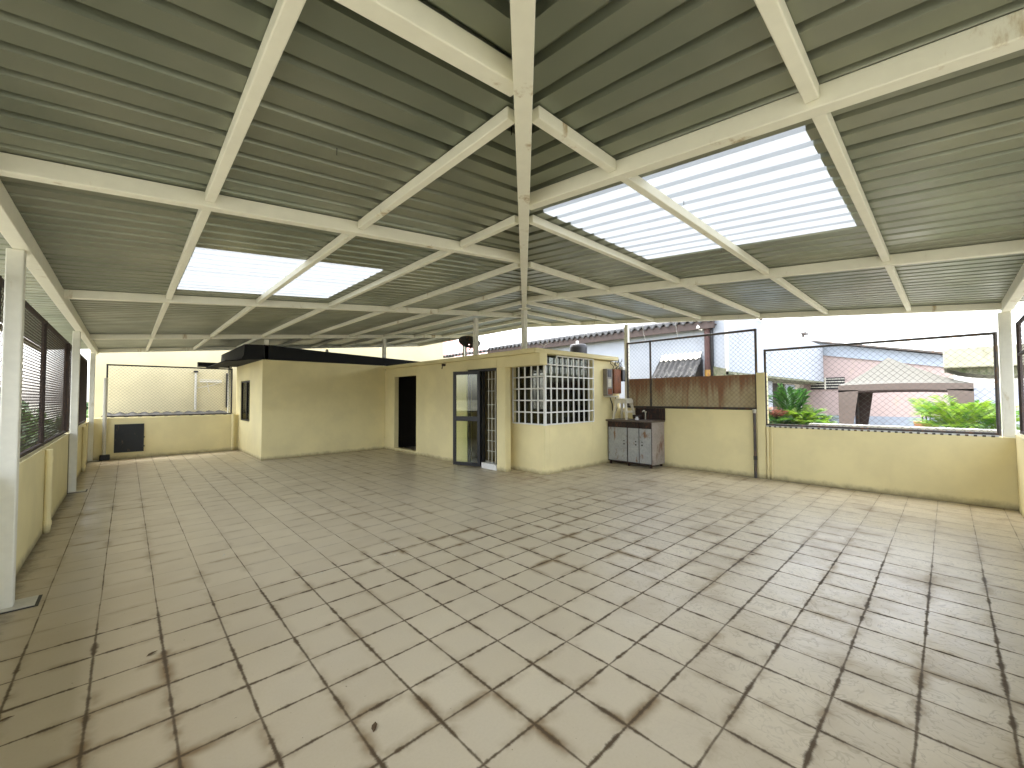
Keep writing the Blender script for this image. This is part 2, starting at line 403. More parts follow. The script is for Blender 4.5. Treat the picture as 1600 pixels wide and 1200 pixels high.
# ------------------------------------------------------------ roof canopy
Z0, SL = 3.06, .10
def zs(t): return Z0+SL*t
canopy = thing('roof_canopy', 'big cream steel framed canopy with olive corrugated sheets over the terrace', 'canopy', (0, 0, 0))
PITCH = .192
XW, XE2, YS, YE = -1.55, 9.42, -1.45, 15.95
prof = [(0, 0), (.120, 0), (.132, .040), (.166, .040), (.178, 0)]
def strips(t0, t1):
    """breakpoints of the rib profile between t0 and t1"""
    out = []; k = math.floor(t0/PITCH)-1
    while k*PITCH < t1:
        jz = ((k*7919) % 11-5)*.0008; big = (k % 5 == 0)
        for j, (o, z) in enumerate(prof):
            if z > 0: z += jz+(.010 if big else 0)
            if big: o += (0, -.006, -.010, .004, .004)[j]
            out.append((k*PITCH+o+.03, z))
        k += 1
    out.append((k*PITCH+.03, 0))
    def zi(t):
        for (a, za), (b_, zb) in zip(out, out[1:]):
            if a <= t <= b_: return za+(zb-za)*(t-a)/(b_-a) if b_ > a else za
        return 0
    pts = [(t0, zi(t0))]+[q for q in out if t0 < q[0] < t1]+[(t1, zi(t1))]
    return pts
SKY_L = (.46, 2.40, 4.99, 7.03)     # x0 x1 y0 y1
SKY_R = (.50, 2.45, 2.68, 4.60)     # y0 y1 x0 x1 (ribs run along y)
def panel(side):
    m = MB(); sk_ = MB()
    if side == 'L':
        rows = strips(YS, YE); lo, hi = XW, XE2; S0, S1, T0, T1 = SKY_L[0], SKY_L[1], SKY_L[2], SKY_L[3]
    else:
        rows = strips(XW-.0, XE2+.0); lo, hi = YS, XE2; S0, S1, T0, T1 = SKY_R[0], SKY_R[1], SKY_R[2], SKY_R[3]
    # t : across the ribs;  s : along the ribs (slope direction)
    ts = sorted(set([r for r in rows]+[(T0, None), (T1, None)]), key=lambda q: q[0])
    full = []
    for t, z in ts:
        if z is None:
            for (a, za), (b_, zb) in zip(rows, rows[1:]):
                if a <= t <= b_: z = za+(zb-za)*(t-a)/(b_-a); break
        full.append((t, z))
    def P(s_, t, z): return (s_, t, zs(s_)+z) if side == 'L' else (t, s_, zs(s_)+z)
    for (ta, za), (tb, zb) in zip(full, full[1:]):
        if tb-ta < 1e-6: continue
        ea, eb = min(ta, hi), min(tb, hi)
        if eb <= lo: continue
        inside = ta >= T0-1e-6 and tb <= T1+1e-6
        segs = [(lo, None)]
        if inside:
            m.quad(P(lo, ta, za), P(S0, ta, za), P(S0, tb, zb), P(lo, tb, zb))
            sk_.quad(P(S0, ta, za), P(S1, ta, za), P(S1, tb, zb), P(S0, tb, zb))
            m.quad(P(S1, ta, za), P(ea, ta, za), P(eb, tb, zb), P(S1, tb, zb))
        else:
            st = lo
            if ea <= lo: m.tri(P(lo, ta, za), P(eb, tb, zb), P(lo, tb, zb))
            else: m.quad(P(lo, ta, za), P(ea, ta, za), P(eb, tb, zb), P(lo, tb, zb))
    return m, sk_
for sd2, lab in (('L', 'left'), ('R', 'right')):
    m, sk_ = panel(sd2)
    m.build('roof_sheet', 'roof', canopy)
    sk_.build('skylight', 'sky', canopy, label='bright white translucent corrugated panel in the %s roof slope' % lab)
BM = dict(bevel=.006)
def beamL(name, x0, x1, y, w, d, drop=0.0):
    MB().bar((x0, y, zs(x0)-.004-d/2-drop), (x1, y, zs(x1)-.004-d/2-drop), w, d).build(name, 'beam', canopy, **BM)
def beamR(name, y0, y1, x, w, d, drop=0.0):
    MB().bar((x, y0, zs(y0)-.004-d/2-drop), (x, y1, zs(y1)-.004-d/2-drop), w, d).build(name, 'beam', canopy, **BM)
# rafters (run up the slope)
for y in (1.36, 3.57, 7.48, 12.35, 15.85): beamL('rafter', -.70, min(y-.05, 9.33), y, .085, .105)
for x in (2.36, 5.72): beamR('rafter', -.70, x-.05, x, .085, .105)
beamR('rafter', -.70, 9.25, 9.33, .09, .10)
# purlins (level)
PX = (.40, 1.48, 2.58, 3.74, 4.85, 5.95, 7.05, 8.15)
rL = [1.36, 3.57, 7.48, 12.35, 15.85]; rR = [2.36, 5.72, 9.33]
for t in PX:
    z = zs(t)-.006-.036
    pts = [t+.04]+[y for y in rL if y > t+.1]
    for a, b_ in zip(pts, pts[1:]):
        MB().bar((t, a+.05, z), (t, b_-.05, z), .058, .072).build('purlin', 'beam', canopy, **BM)
    pts = [t+.04]+[x for x in rR if x > t+.1]
    for a, b_ in zip(pts, pts[1:]):
        MB().bar((a+.05, t, z), (b_-.05, t, z), .058, .072).build('purlin', 'beam', canopy, **BM)
MB().bar((9.33, 9.36, zs(9.33)-.06), (9.33, 15.9, zs(9.33)-.06), .08, .10).build('purlin', 'beam', canopy, **BM)
# hip beam in two lengths with a splice
MB().bar((-.7, -.7, zs(-.7)-.075), (6.1, 6.1, zs(6.1)-.075), .09, .13).build('hip_beam', 'beam', canopy, **BM)
MB().bar((6.104, 6.104, zs(6.1)-.073), (9.3, 9.3, zs(9.3)-.073), .086, .122).build('hip_beam', 'beam', canopy, **BM)
# eave beams on the low sides
MB().bar((-.64, -.7, 2.92), (-.64, 15.9, 2.92), .10, .15).build('eave_beam', 'beam', canopy, **BM)
MB().bar((-.58, -.62, 2.94), (9.5, -.62, 2.94), .10, .15).build('eave_beam', 'beam', canopy, **BM)
# gutter lip on the left overhang
MB().box(XW-.05, XW+.02, YS, 15.95, 2.80, 2.885).build('gutter', 'pvc', canopy)
# posts
def post(x, y, z0, z1, w, plate=True):
    MB().box(x-w/2, x+w/2, y-w/2, y+w/2, z0, z1).build('post', 'post', canopy, bevel=.01)
    if plate: MB().box(x-w/2-.065, x+w/2+.14, y-.125, y+.125, .001, .005).build('plate_edge', 'black', canopy)
    if plate: MB().box(x-w/2-.05, x+w/2+.12, y-.11, y+.11, .0055, .014).build('base_plate', 'pvc', canopy, bevel=.003)
for y in (-.6, 5.12, 10.6, 15.42): post(-.672, y, .002, 2.845, .098)
post(9.42, -.60, .002, 2.865, .13, False)
for x, y, z0 in ((6.12, 7.78, 2.64), (6.22, 6.22, 2.64), (6.10, 12.58, 2.64), (2.70, 12.48, 2.66), (9.36, 5.63, 1.36), (9.2, 12.4, 2.64)):
    tt = min(x, y); post(x, y, z0, zs(tt)-.12 if tt < 9 else 3.8, .10, False)
for x, y in ((5.4, 15.8), (2.4, 15.8)): post(x, y, 1.12 if x < 3 else 2.7, zs(x)-.16, .09, False)
for x, y in ((1.62, 1.72), (1.75, 1.68), (1.5, 2.9), (2.7, 3.3), (3.2, 1.4), (.9, 2.5), (3.9, 4.4), (4.6, 1.62)):
    z = zs(min(x, y)); MB().bar((x, y, z-.035), (x, y, z+.01), .005, .005, 6).build('screw', 'black', canopy)
# splice plates and bolts
MB().box(6.02, 6.2, 6.0, 6.19, zs(6.1)-.16, zs(6.1)-.148).build('splice_plate', 'beam', canopy)

# ------------------------------------------------------------ chain link
def chain(name, P, u0, u1, v0, v1, pitch, r, mat, parent, jit=.004):
    """P(u,v,w)->xyz; diamonds of width pitch; two families of diagonal wires on two sides of the plane"""
    m = MB()
    for fam in (1, -1):
        H = v1-v0; n0 = int((u0-H)/pitch)-2; n1 = int((u1+H)/pitch)+2
        for k in range(n0, n1):
            c = k*pitch
            # line: u = c + fam*(v-v0)
            ua, va, ub, vb = c, v0, c+fam*H, v1
            if fam < 0: pass
            lo, hi = (ua, ub) if ua < ub else (ub, ua)
            if hi <= u0 or lo >= u1: continue
            def at(u): return v0+(u-c)*fam
            a = max(lo, u0); b_ = min(hi, u1)
            if b_-a < .01: continue
            segs = max(1, int((b_-a)/1.2)); j0 = 0
            px = None
            for q in range(segs+1):
                uu_ = a+(b_-a)*q/segs; w = fam*r*.8+rnd.uniform(-jit, jit)*(0 < q < segs)
                p = P(uu_, at(uu_), w)
                if px: m.bar(px, p, 2*r, 2*r, 3)
                px = p
    return m.build(name, mat, parent)
def fence(label, P, u0, u1, v0, v1, pitch, r, wmat, fmat, uprights, bar=.035, rails=(), grp='mesh fence frames round the terrace'):
    t = thing('mesh_fence', label, 'fence', P((u0+u1)/2, v0, 0), grp)
    chain('chain_link', P, u0, u1, v0, v1, pitch, r, wmat, t)
    for v in (v0, v1)+tuple(rails): MB().bar(P(u0, v, 0), P(u1, v, 0), bar, bar, 8).build('rail', fmat, t)
    for u in uprights: MB().bar(P(u, v0-.02, 0), P(u, v1+.02, 0), bar, bar, 8).build('upright', fmat, t)
    return t
PL = lambda u, v, w: (XL-.06+w, u, v)
for a, b_, l in ((-.5, 5.0, 'rusty mesh frame nearest the camera left of the near white post'), (5.22, 10.48, 'rusty mesh frame between the two left white posts with trees behind'), (10.74, 15.3, 'farthest rusty mesh frame on the left beside the corner post')):
    m3 = (a+b_)/2
    fence(l, PL, a, b_, 1.07, 2.62, .066, .0025, 'rustwire', 'rust', (a, m3, b_), .05)
PF = lambda u, v, w: (u, YF+.06+w, v)
fence('black framed mesh over the low wall with the dark hatch', PF, -.40, 2.42, 1.16, 2.56, .086, .0021, 'wire', 'black', (-.40, 2.42), .04)
PR = lambda u, v, w: (XR+.03+w, u, v)
fence('tall mesh frame in front of the rusty sheet behind the cabinet', PR, 2.66, 5.60, 1.385, 3.0, .095, .0022, 'wire', 'frame', (2.66, 4.97, 5.60), .05)
fence('wide mesh frame facing the gazebo and the palms', PR, -.50, 2.50, 1.075, 2.56, .095, .0022, 'wire', 'frame', (-.50, 2.50), .045)
PN = lambda u, v, w: (u, YN-.06+w, v)
fence('rusty mesh frame at the right edge beside the corner post', PN, 4.4, 9.2, 1.12, 2.66, .08, .0018, 'rustwire', 'rust', (4.4, 6.8, 9.2), .05, (2.22,))
fence('rusty mesh frame behind the camera on the near parapet', PN, -.4, 4.3, 1.12, 2.66, .10, .0018, 'rustwire', 'rust', (-.4, 4.3), .05)
# the frames' tie strips on top of the parapets (pale tube with dark ties)
m = MB().bar((XR+.02, -.5, 1.045), (XR+.02, 2.5, 1.045), .03, .03, 6)
ties = m.build('tie_bar', 'wcable'); tag(ties, 'pale tube along the foot of the wide right mesh frame', 'rail')
for k in range(34):
    y = -.46+k*.087; MB().box(XR-.004, XR+.04, y, y+.035, 1.026, 1.052).build('tie', 'frame', ties)
# rusty sheet
tag(MB().box(XR+.055, XR+.059, 2.68, 5.62, 1.37, 2.09).build('metal_sheet', 'rsheet'), 'rust streaked tan metal sheet fixed behind the mesh by the cabinet', 'sheet')
# dark conduit at the pier
t = thing('drain_pipe', 'dark grey pipe down the wall left of the narrow yellow pier', 'pipe', (9.26, 2.68, 0))
MB().bar((9.26, 2.69, .0), (9.26, 2.69, 1.38), .055, .055, 12).build('pipe', 'frame', t)
MB().bar((9.26, 2.69, .36), (9.26, 2.69, .44), .066, .066, 12).build('coupling', 'black', t)
MB().bar((9.26, 2.69, 1.30), (9.26, 2.69, 1.38), .075, .075, 12).build('coupling', 'pvc', t)
def downpipe(label, x, y, h, r, mat='yellow', couple=(.12, .9), grp=None):
    t = thing('drain_pipe', label, 'pipe', (x, y, 0), grp)
    MB().bar((x, y, 0.0), (x, y, h), 2*r, 2*r, 12).build('pipe', mat, t, smooth=False)
    for z in couple: MB().bar((x, y, z-.03), (x, y, z+.03), 2.35*r, 2.35*r, 12).build('coupling', mat, t)
downpipe('yellow painted pipe low on the left parapet nearest the camera', XL+.034, 7.62, 1.02, .034)
downpipe('yellow painted pipe on the left parapet beyond the middle white post', XL+.034, 13.4, 1.02, .034)
downpipe('thin yellow pipe on the right parapet beside the narrow pier', 9.28, 2.47, 1.03, .02)
downpipe('second thin yellow pipe on the right parapet', 9.28, 2.40, 1.03, .013)
downpipe('yellow pipe at the right end of the far parapet', 2.46, 15.45, 1.15, .05, 'yellow', ())
downpipe('pale pipe in the far left corner with a black trap at its foot', -.42, 15.42, 2.2, .04, 'pvc', (1.1,))
tag(MB().box(-.50, -.30, 15.33, 15.47, 0.003, .15).build('pipe_trap', 'black', bevel=.02), 'small black trap on the floor in the far left corner', 'pipe trap')
# dark strips stand in for the shaded vertical gaps in the left parapet
for y, l in ((10.42, 'dark strip standing for a gap in the left parapet before the middle post'), (14.6, 'dark strip standing for a gap in the left parapet near the far corner')):
    tag(MB().box(XL-.002, XL+.006, y, y+.03, 0.004, 1.04).build('gap_strip', 'fascia'), l, 'strip')

# ------------------------------------------------------------ stair house with the doors
rh = thing('rooftop_room', 'flat roofed yellow rooftop room with open glass door and corner grille', 'room', (6.05, 6.9, 0))
m = MB()
X0, X1 = 6.05, 6.20
ZT = 2.54
m.box(X0, X1, 11.77, 12.40, -.02, ZT)
m.box(X0, X1, 10.46, 11.77, -.02, .10); m.box(X0, X1, 10.46, 11.77, 2.28, ZT)
m.box(X0, X1, 8.05, 10.46, -.02, ZT)
m.box(X0, X1, 6.94, 8.05, 2.31, ZT)
m.box(X0, X1+.02, 6.66, 6.94, -.02, 2.30)
# beam over the bay
m.box(X0, 6.28, 5.62, 6.66, 2.30, ZT); m.box(X0, X1+.02, 6.66, 6.94, 2.30, ZT)
# bay wall, x face
m.box(6.42, 6.57, 6.78, 7.3, -.02, 2.53); m.box(6.42, 6.57, 5.82, 6.78, -.02, 1.05); m.box(6.42, 6.57, 5.95, 6.78, 2.35, 2.53)
m.box(6.221, 6.419, 6.9, 6.935, -.02, 2.53)
# bay wall, y face
m.box(6.571, 8.10, 5.82, 5.97, -.02, 1.05); m.box(8.10, 9.295, 5.82, 5.97, -.02, 2.53)
# back and inner walls
m.box(9.14, 9.29, 5.971, 12.40, -.02, 2.53)
m.build('wall', 'yellow', rh, bevel=.008)
MB().box(5.985, 9.05, 5.68, 12.395, 2.545, 2.645).build('roof_slab', 'yellow', rh, bevel=.012)
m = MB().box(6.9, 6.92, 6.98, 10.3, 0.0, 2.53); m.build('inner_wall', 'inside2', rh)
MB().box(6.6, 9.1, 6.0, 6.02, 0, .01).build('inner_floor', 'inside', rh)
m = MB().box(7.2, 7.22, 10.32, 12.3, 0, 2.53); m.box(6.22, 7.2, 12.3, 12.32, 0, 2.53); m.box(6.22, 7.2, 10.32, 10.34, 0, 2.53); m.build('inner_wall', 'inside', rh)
# door frame + open leaf
fr = MB(); fr.box(6.07, 6.15, 6.95, 7.0, .0, 2.27); fr.box(6.07, 6.15, 6.95, 8.04, 2.25, 2.305); fr.box(6.07, 6.15, 7.46, 7.54, .0, 2.25); fr.box(6.07, 6.15, 8.0, 8.045, 0, 2.25)
fr.build('door_frame', 'black', rh, bevel=.003)
MB().box(6.03, 6.22, 6.945, 7.46, .004, .13).build('door_sill', 'white', rh)
hx, hy = 6.03, 7.50; ex, ey = 5.735, 8.16
hv = Vector((hx, hy, 0)); ev = Vector((ex, ey, 0)); dv = (ev-hv); Lf = dv.length; dn = dv.normalized(); nn = Vector((-dn.y, dn.x, 0))
def leafbox(m, s0, s1, z0, z1, th):
    c = [hv+dn*s0-nn*th/2, hv+dn*s1-nn*th/2, hv+dn*s1+nn*th/2, hv+dn*s0+nn*th/2]
    m.poly_extrude([(p.x, p.y, z0) for p in c], (0, 0, z1-z0))
lf = MB()
leafbox(lf, 0, .07, .03, 2.26, .045); leafbox(lf, Lf-.07, Lf, .03, 2.26, .045)
for z0, z1 in ((.03, .11), (1.08, 1.19), (2.18, 2.26)): leafbox(lf, .07, Lf-.07, z0, z1, .045)
door = lf.build('door', 'black', rh, label='open black framed glass door leaf swung out onto the terrace')
gp = MB(); leafbox(gp, .07, Lf-.07, .11, 1.08, .006); leafbox(gp, .07, Lf-.07, 1.19, 2.18, .006); gp.build('glass_pane', 'doorglass', door)
kn = hv+dn*(Lf-.035)-nn*.03
MB().lathe([(.012, 0), (.012, .02), (.028, .03), (.030, .045), (.02, .06)], 0, 0, 14)
k = MB(); c0 = (kn.x, kn.y, 1.13); c1 = (kn.x-nn.x*.05, kn.y-nn.y*.05, 1.13); k.bar(c0, c1, .022, .022, 10); c2 = (c1[0]-nn.x*.03, c1[1]-nn.y*.03, 1.13); k.bar(c1, c2, .055, .055, 12)
k.build('door_knob', 'pvc', door)
# security grille behind the door
m = MB()
for y in (7.04, 7.16, 7.28, 7.40): m.box(6.20, 6.212, y, y+.012, .13, 2.25)
for z in (.38, .62, .86, 1.14, 1.46, 1.78, 2.06): m.box(6.198, 6.214, 6.95, 7.46, z, z+.012)
m.build('security_grille', 'beam', rh)
# corner window: glass, curtain, white grille
m = MB().box(6.50, 6.506, 5.87, 6.78, 1.05, 2.35).box(6.50, 8.10, 5.90, 5.906, 1.05, 2.53)
m.build('window_pane', 'glass', rh)
m = MB().box(6.95, 6.96, 6.0, 6.9, .9, 2.5); m.box(6.95, 9.1, 6.9, 6.91, .0, 2.5); m.box(8.12, 8.13, 6.0, 6.9, .0, 2.5); m.build('inner_partition', 'inside', rh)
m = MB()
for k in range(22):
    y = 6.02+k*.03
    m.quad((6.70+.02*(k % 2), y, 1.35), (6.70+.02*((k+1) % 2), y+.03, 1.35), (6.70+.02*((k+1) % 2), y+.03, 2.1), (6.70+.02*(k % 2), y, 2.1))
m.build('curtain', 'curtain', rh)
g = MB(); GB = .028
gx, gy = 6.385, 5.785
zr = [1.06+i*.2545 for i in range(6)]
ysl = [gy+(6.76-gy)*i/5 for i in range(6)]
xs = [gx+(8.10-gx)*i/9 for i in range(10)]
for z in zr: g.box(gx-.012, gx+.012, gy+.02, 6.77, z-GB/2, z+GB/2)
for y in ysl[1:]: g.box(gx-.015, gx+.009, y-GB/2, y+GB/2, zr[0], zr[-1])
for z in zr: g.box(gx+.02, 8.11, gy-.012, gy+.012, z-GB/2, z+GB/2)
g.box(xs[2], 8.11, gy-.012, gy+.012, 2.515, 2.54)
for i, x in enumerate(xs):
    if i == 0: continue
    g.box(x-GB/2, x+GB/2, gy-.016, gy+.009, zr[0], zr[-1] if i < 2 else 2.53)
g.box(gx-.025, gx+.025, gy-.025, gy+.025, zr[0]-.02, zr[-1]+.02)
g.build('window_grille', 'white', rh, bevel=.003)
# lamp hook
k = MB().tube([(6.05, 9.0, 2.50), (5.98, 9.0, 2.47), (5.96, 9.0, 2.38)], .012); k.box(5.97, 6.05, 8.97, 9.03, 2.46, 2.52)
tag(k.build('wall_hook', 'fascia'), 'small dark bracket under the slab between the two doorways', 'bracket')

# ------------------------------------------------------------ storeroom
sh = thing('storeroom', 'plain yellow storeroom with narrow dark window and black roof edge', 'room', (2.6, 12.4, 0))
m = MB()
m.box(2.6, 6.049, 12.401, 12.55, -.02, 2.66)
m.box(2.6, 2.75, 12.551, 13.88, -.02, 2.66); m.box(2.6, 2.75, 15.2, 15.9, -.02, 2.66)
m.box(2.6, 2.75, 13.88, 15.2, -.02, .95); m.box(2.6, 2.75, 13.88, 15.2, 2.17, 2.66)
m.box(2.75, 9.2, 15.75, 15.9, -.02, 2.62); m.box(9.05, 9.2, 12.551, 15.749, -.02, 2.62)
m.box(2.602, 6.04, 12.399, 12.549, 2.6605, 2.665)
m.build('wall', 'yellow', sh, bevel=.008)
m = MB()
for a in ((2.62, 2.66, 13.9, 13.94, .96, 2.16), (2.62, 2.66, 15.16, 15.19, .96, 2.16), (2.62, 2.66, 14.42, 14.47, .96, 2.16), (2.62, 2.66, 13.9, 15.19, .96, 1.0), (2.62, 2.66, 13.9, 15.19, 2.12, 2.16)): m.box(*a)
w = m.build('window_frame', 'black', sh); MB().box(2.64, 2.646, 13.94, 15.16, 1.0, 2.12).build('window_pane', 'glass', w)
MB().box(3.6, 3.62, 12.6, 15.7, 0, 2.6).build('inner_wall', 'inside', sh)
# black curved roof sheet
pr = [(1.78, 2.60), (2.02, 2.615), (2.13, 2.66), (2.18, 2.76), (2.20, 3.04), (2.75, 3.06), (4.2, 2.99), (6.1, 2.92), (9.0, 2.82), (9.0, 2.79), (6.1, 2.68), (2.6, 2.667), (2.3, 2.645), (2.02, 2.59), (1.78, 2.575)]
MB().poly_extrude([(x, 12.43, z) for x, z in pr], (0, 3.6, 0)).build('roof', 'blackroof', sh, label='black curved roof edge above the yellow walls')
tag(MB().box(1.55, 2.35, 15.52, 15.72, 2.60, 2.74).build('roof_gutter', 'black'), 'black gutter end left of the storeroom above the far mesh', 'gutter')

# ------------------------------------------------------------ tank, dish, antenna
tk = thing('water_tank', 'black lidded water tank behind the slab roof corner', 'tank', (9.9, 7.5, 2.6))
MB().lathe([(.25, 2.0), (.26, 3.10), (.25, 3.19), (.21, 3.22)], 9.9, 7.6, 24).build('tank_body', 'tank', tk, smooth=True)
MB().lathe([(.045, 3.22), (.045, 3.31), (.03, 3.32)], 9.85, 7.6, 12).build('lid', 'white', tk)
MB().box(9.7, 10.1, 7.4, 7.8, -6, 2.0).build('tank_stand', 'concrete', tk)
ds = thing('satellite_dish', 'small dark satellite dish partly behind a roof post', 'dish', (6.6, 8.6, 2.64))
MB().bar((6.55, 8.75, 2.64), (6.55, 8.75, 3.05), .05, .05, 10).build('mast', 'white', ds)
m = MB(); N = 18; cx, cyy, cz = 6.5, 8.55, 3.02
ax = Vector((-.25, -.55, .75)).normalized(); ux = ax.cross(Vector((0, 0, 1))).normalized(); uy = ux.cross(ax)
rings = [(.02, 0), (.12, .012), (.22, .045), (.29, .085)]
for j, (r0, d0) in enumerate(rings):
    for k in range(N):
        a = 2*math.pi*k/N; p = Vector((cx, cyy, cz))+ux*r0*math.cos(a)+uy*r0*math.sin(a)*1.08+ax*d0; m.v.append(tuple(p))
for j in range(3):
    for k in range(N): m.f.append((j*N+k, j*N+(k+1) % N, (j+1)*N+(k+1) % N, (j+1)*N+k))
m.build('reflector', 'frame', ds, smooth=True)
MB().tube([(6.5, 8.55, 2.88), (6.38, 8.15, 3.02), (6.33, 8.05, 3.14), (6.36, 8.1, 3.24)], .014).build('feed_arm', 'frame', ds)
an = thing('antenna', 'thin forked white antenna on the slab roof right of the corner post', 'antenna', (6.6, 6.0, 2.64))
MB().tube([(6.6, 6.0, 2.64), (6.6, 6.0, 2.76)], .008).tube([(6.6, 6.0, 2.76), (6.53, 6.07, 2.82), (6.55, 6.06, 2.88)], .007).tube([(6.6, 6.0, 2.76), (6.68, 5.94, 2.82), (6.68, 5.94, 2.88)], .007).build('fork', 'wcable', an)

# ------------------------------------------------------------ meter boxes
mb = thing('meter_box', 'rusty orange electrical board with grey meter box on the yellow corner wall', 'meter box', (8.9, 5.75, 1.65))
MB().box(8.55, 8.80, 5.70, 5.818, 1.67, 2.33).build('housing', 'boxgrey', mb, bevel=.01)
MB().box(8.585, 8.72, 5.692, 5.701, 2.13, 2.30).build('meter_window', 'black', mb)
MB().box(8.585, 8.73, 5.693, 5.701, 1.88, 2.08).build('label_plate', 'label', mb)
MB().box(8.59, 8.76, 5.692, 5.701, 1.70, 1.84).build('rust_patch', 'boxrust', mb)
MB().box(8.81, 9.12, 5.66, 5.818, 1.72, 2.33).build('board', 'boxrust', mb, bevel=.008)
MB().box(9.13, 9.24, 5.62, 5.818, 2.03, 2.32).build('switch_box', 'black', mb)
MB().box(9.10, 9.22, 5.60, 5.70, 2.32, 2.40).build('insulator', 'white', mb, bevel=.01)
MB().box(8.58, 8.95, 5.64, 5.818, 1.63, 1.66).build('shelf_plate', 'pvc', mb)
m = MB()
for k in range(9):
    x = 8.85+rnd.uniform(0, .4); pts = [(x, 5.76, 2.30)]
    for q in range(4): pts.append((x+rnd.uniform(-.15, .15), 5.70+rnd.uniform(-.05, .05), 2.38+.07*q+rnd.uniform(-.03, .03)))
    m.tube(pts, .007, 5)
m.tube([(8.75, 5.75, 1.62), (8.8, 5.72, 1.45), (8.85, 5.75, 1.3)], .012, 5); m.tube([(8.98, 5.74, 1.66), (8.98, 5.7, 1.35), (8.9, 5.75, 1.12)], .01, 5)
m.build('cable_tangle', 'black', mb)
for (px, l) in (((9.3, 4.35), 'thin white cable hanging from the roof edge left of the rusty pipe'), ((9.3, 5.2), 'short white cable hanging from the roof edge beside the post')):
    y = px[1]; z1 = zs(y)-.12; tag(MB().tube([(9.38, y, z1), (9.40, y-.02, z1-.25), (9.42, y-.06, z1-.42)], .009, 5).build('hanging_cable', 'wcable'), l, 'cable')

# ------------------------------------------------------------ cabinet, stool, tap
cb = thing('sink_cabinet', 'worn grey three door metal cabinet with rusty edges in the corner', 'cabinet', (9.0, 5.25, 0))
cx0, cx1, cy0, cy1 = 8.70, 9.285, 4.62, 5.80
MB().box(cx0+.02, cx1, cy0+.02, cy1, .07, 1.04).build('carcass', 'cabdark', cb)
MB().box(cx0+.02, cx1, cy0, cy0+.018, .07, 1.06).build('side_panel', 'cabside', cb)
for a, b_ in ((5.27, 5.78), (4.96, 5.24), (4.65, 4.94)):
    d = MB().box(cx0, cx0+.018, a, b_, .10, .90).build('cabinet_door', 'cab', cb, bevel=.004)
    ky = a+.07 if b_ > 5.5 or a > 4.95 else b_-.07
    MB().box(cx0-.012, cx0-.001, ky-.012, ky+.012, .50, .53).box(cx0-.012, cx0-.001, ky-.012, ky+.012, .58, .60).build('handle', 'cabdark', d)
for a, b_ in ((5.27, 5.78), (4.96, 5.24), (4.65, 4.94)):
    MB().box(cx0+.004, cx0+.02, a, b_, .92, 1.03).build('drawer_recess', 'cabdark', cb)  # dark fill stands in for the shade in the drawer recess
MB().box(cx0-.06, cx1, cy0-.03, cy1+.015, 1.045, 1.085).build('counter_top', 'counter', cb, bevel=.006)
MB().box(cx1-.03, cx1, cy0-.03, 5.35, 1.085, 1.36).build('splash_back', 'cabdark', cb)
m = MB()
for y in (4.68, 5.25, 5.74): m.box(cx0+.03, cx0+.07, y-.02, y+.02, .002, .07); m.box(cx1-.07, cx1-.03, y-.02, y+.02, .002, .07)
m.build('leg', 'cabdark', cb)
st = thing('plastic_stool', 'cream plastic stool standing on top of the cabinet', 'stool', (9.0, 5.5, 1.086))
sx, sy2, zb, zt, hw, tw = 9.00, 5.52, 1.087, 1.60, .21, .145
MB().box(sx-tw, sx+tw, sy2-tw, sy2+tw, zt-.03, zt).build('seat', 'stool', st, bevel=.012)
for ax_ in (-1, 1):
    for ay in (-1, 1):
        m = MB(); top = [(sx+ax_*tw*k1, sy2+ay*tw*k2, zt-.02) for k1, k2 in ((1, 1), (1, .62), (.62, .62), (.62, 1))]
        bot = [(sx+ax_*hw*k1, sy2+ay*hw*k2, zb) for k1, k2 in ((1, 1), (1, .80), (.80, .80), (.80, 1))]
        i = 0; m.v = top+bot; m.f = [(0, 1, 2, 3), (7, 6, 5, 4)]+[(k, k+4, (k+1) % 4+4, (k+1) % 4) for k in range(4)]
        m.build('leg', 'stool', st)
m = MB(); q = .165
m.box(sx-q, sx+q, sy2-q, sy2-q+.012, zt-.12, zt-.03); m.box(sx-q, sx+q, sy2+q-.012, sy2+q, zt-.12, zt-.03)
m.box(sx-q, sx-q+.012, sy2-q, sy2+q, zt-.12, zt-.03); m.box(sx+q-.012, sx+q, sy2-q, sy2+q, zt-.12, zt-.03)
q = .195
m.box(sx-q, sx+q, sy2-q, sy2-q+.012, zb+.16, zb+.21); m.box(sx+q-.012, sx+q, sy2-q, sy2+q, zb+.16, zb+.21)
m.build('apron', 'stool', st)
tag(MB().lathe([(.07, 1.087), (.10, 1.12), (.105, 1.2), (.095, 1.2), (.06, 1.12)], 9.03, 5.18, 18).build('bowl', 'cabdark', smooth=True), 'dark bowl on the cabinet top right of the stool', 'bowl')
tp = thing('tap', 'small grey tap at the back of the cabinet top', 'tap', (9.15, 5.05, 1.087))
MB().tube([(9.18, 5.04, 1.086), (9.18, 5.04, 1.26), (9.12, 5.04, 1.31), (9.04, 5.04, 1.28)], .013, 8).build('spout', 'pvc', tp)
MB().box(9.15, 9.21, 5.02, 5.06, 1.26, 1.28).build('handle', 'pvc', tp)
tag(MB().lathe([(.05, 1.087), (.055, 1.12), (.03, 1.125), (.03, 1.15), (.02, 1.16)], 8.92, 5.12, 12).build('soap_cup', 'wcable'), 'small white cup on the cabinet top near the tap', 'cup')

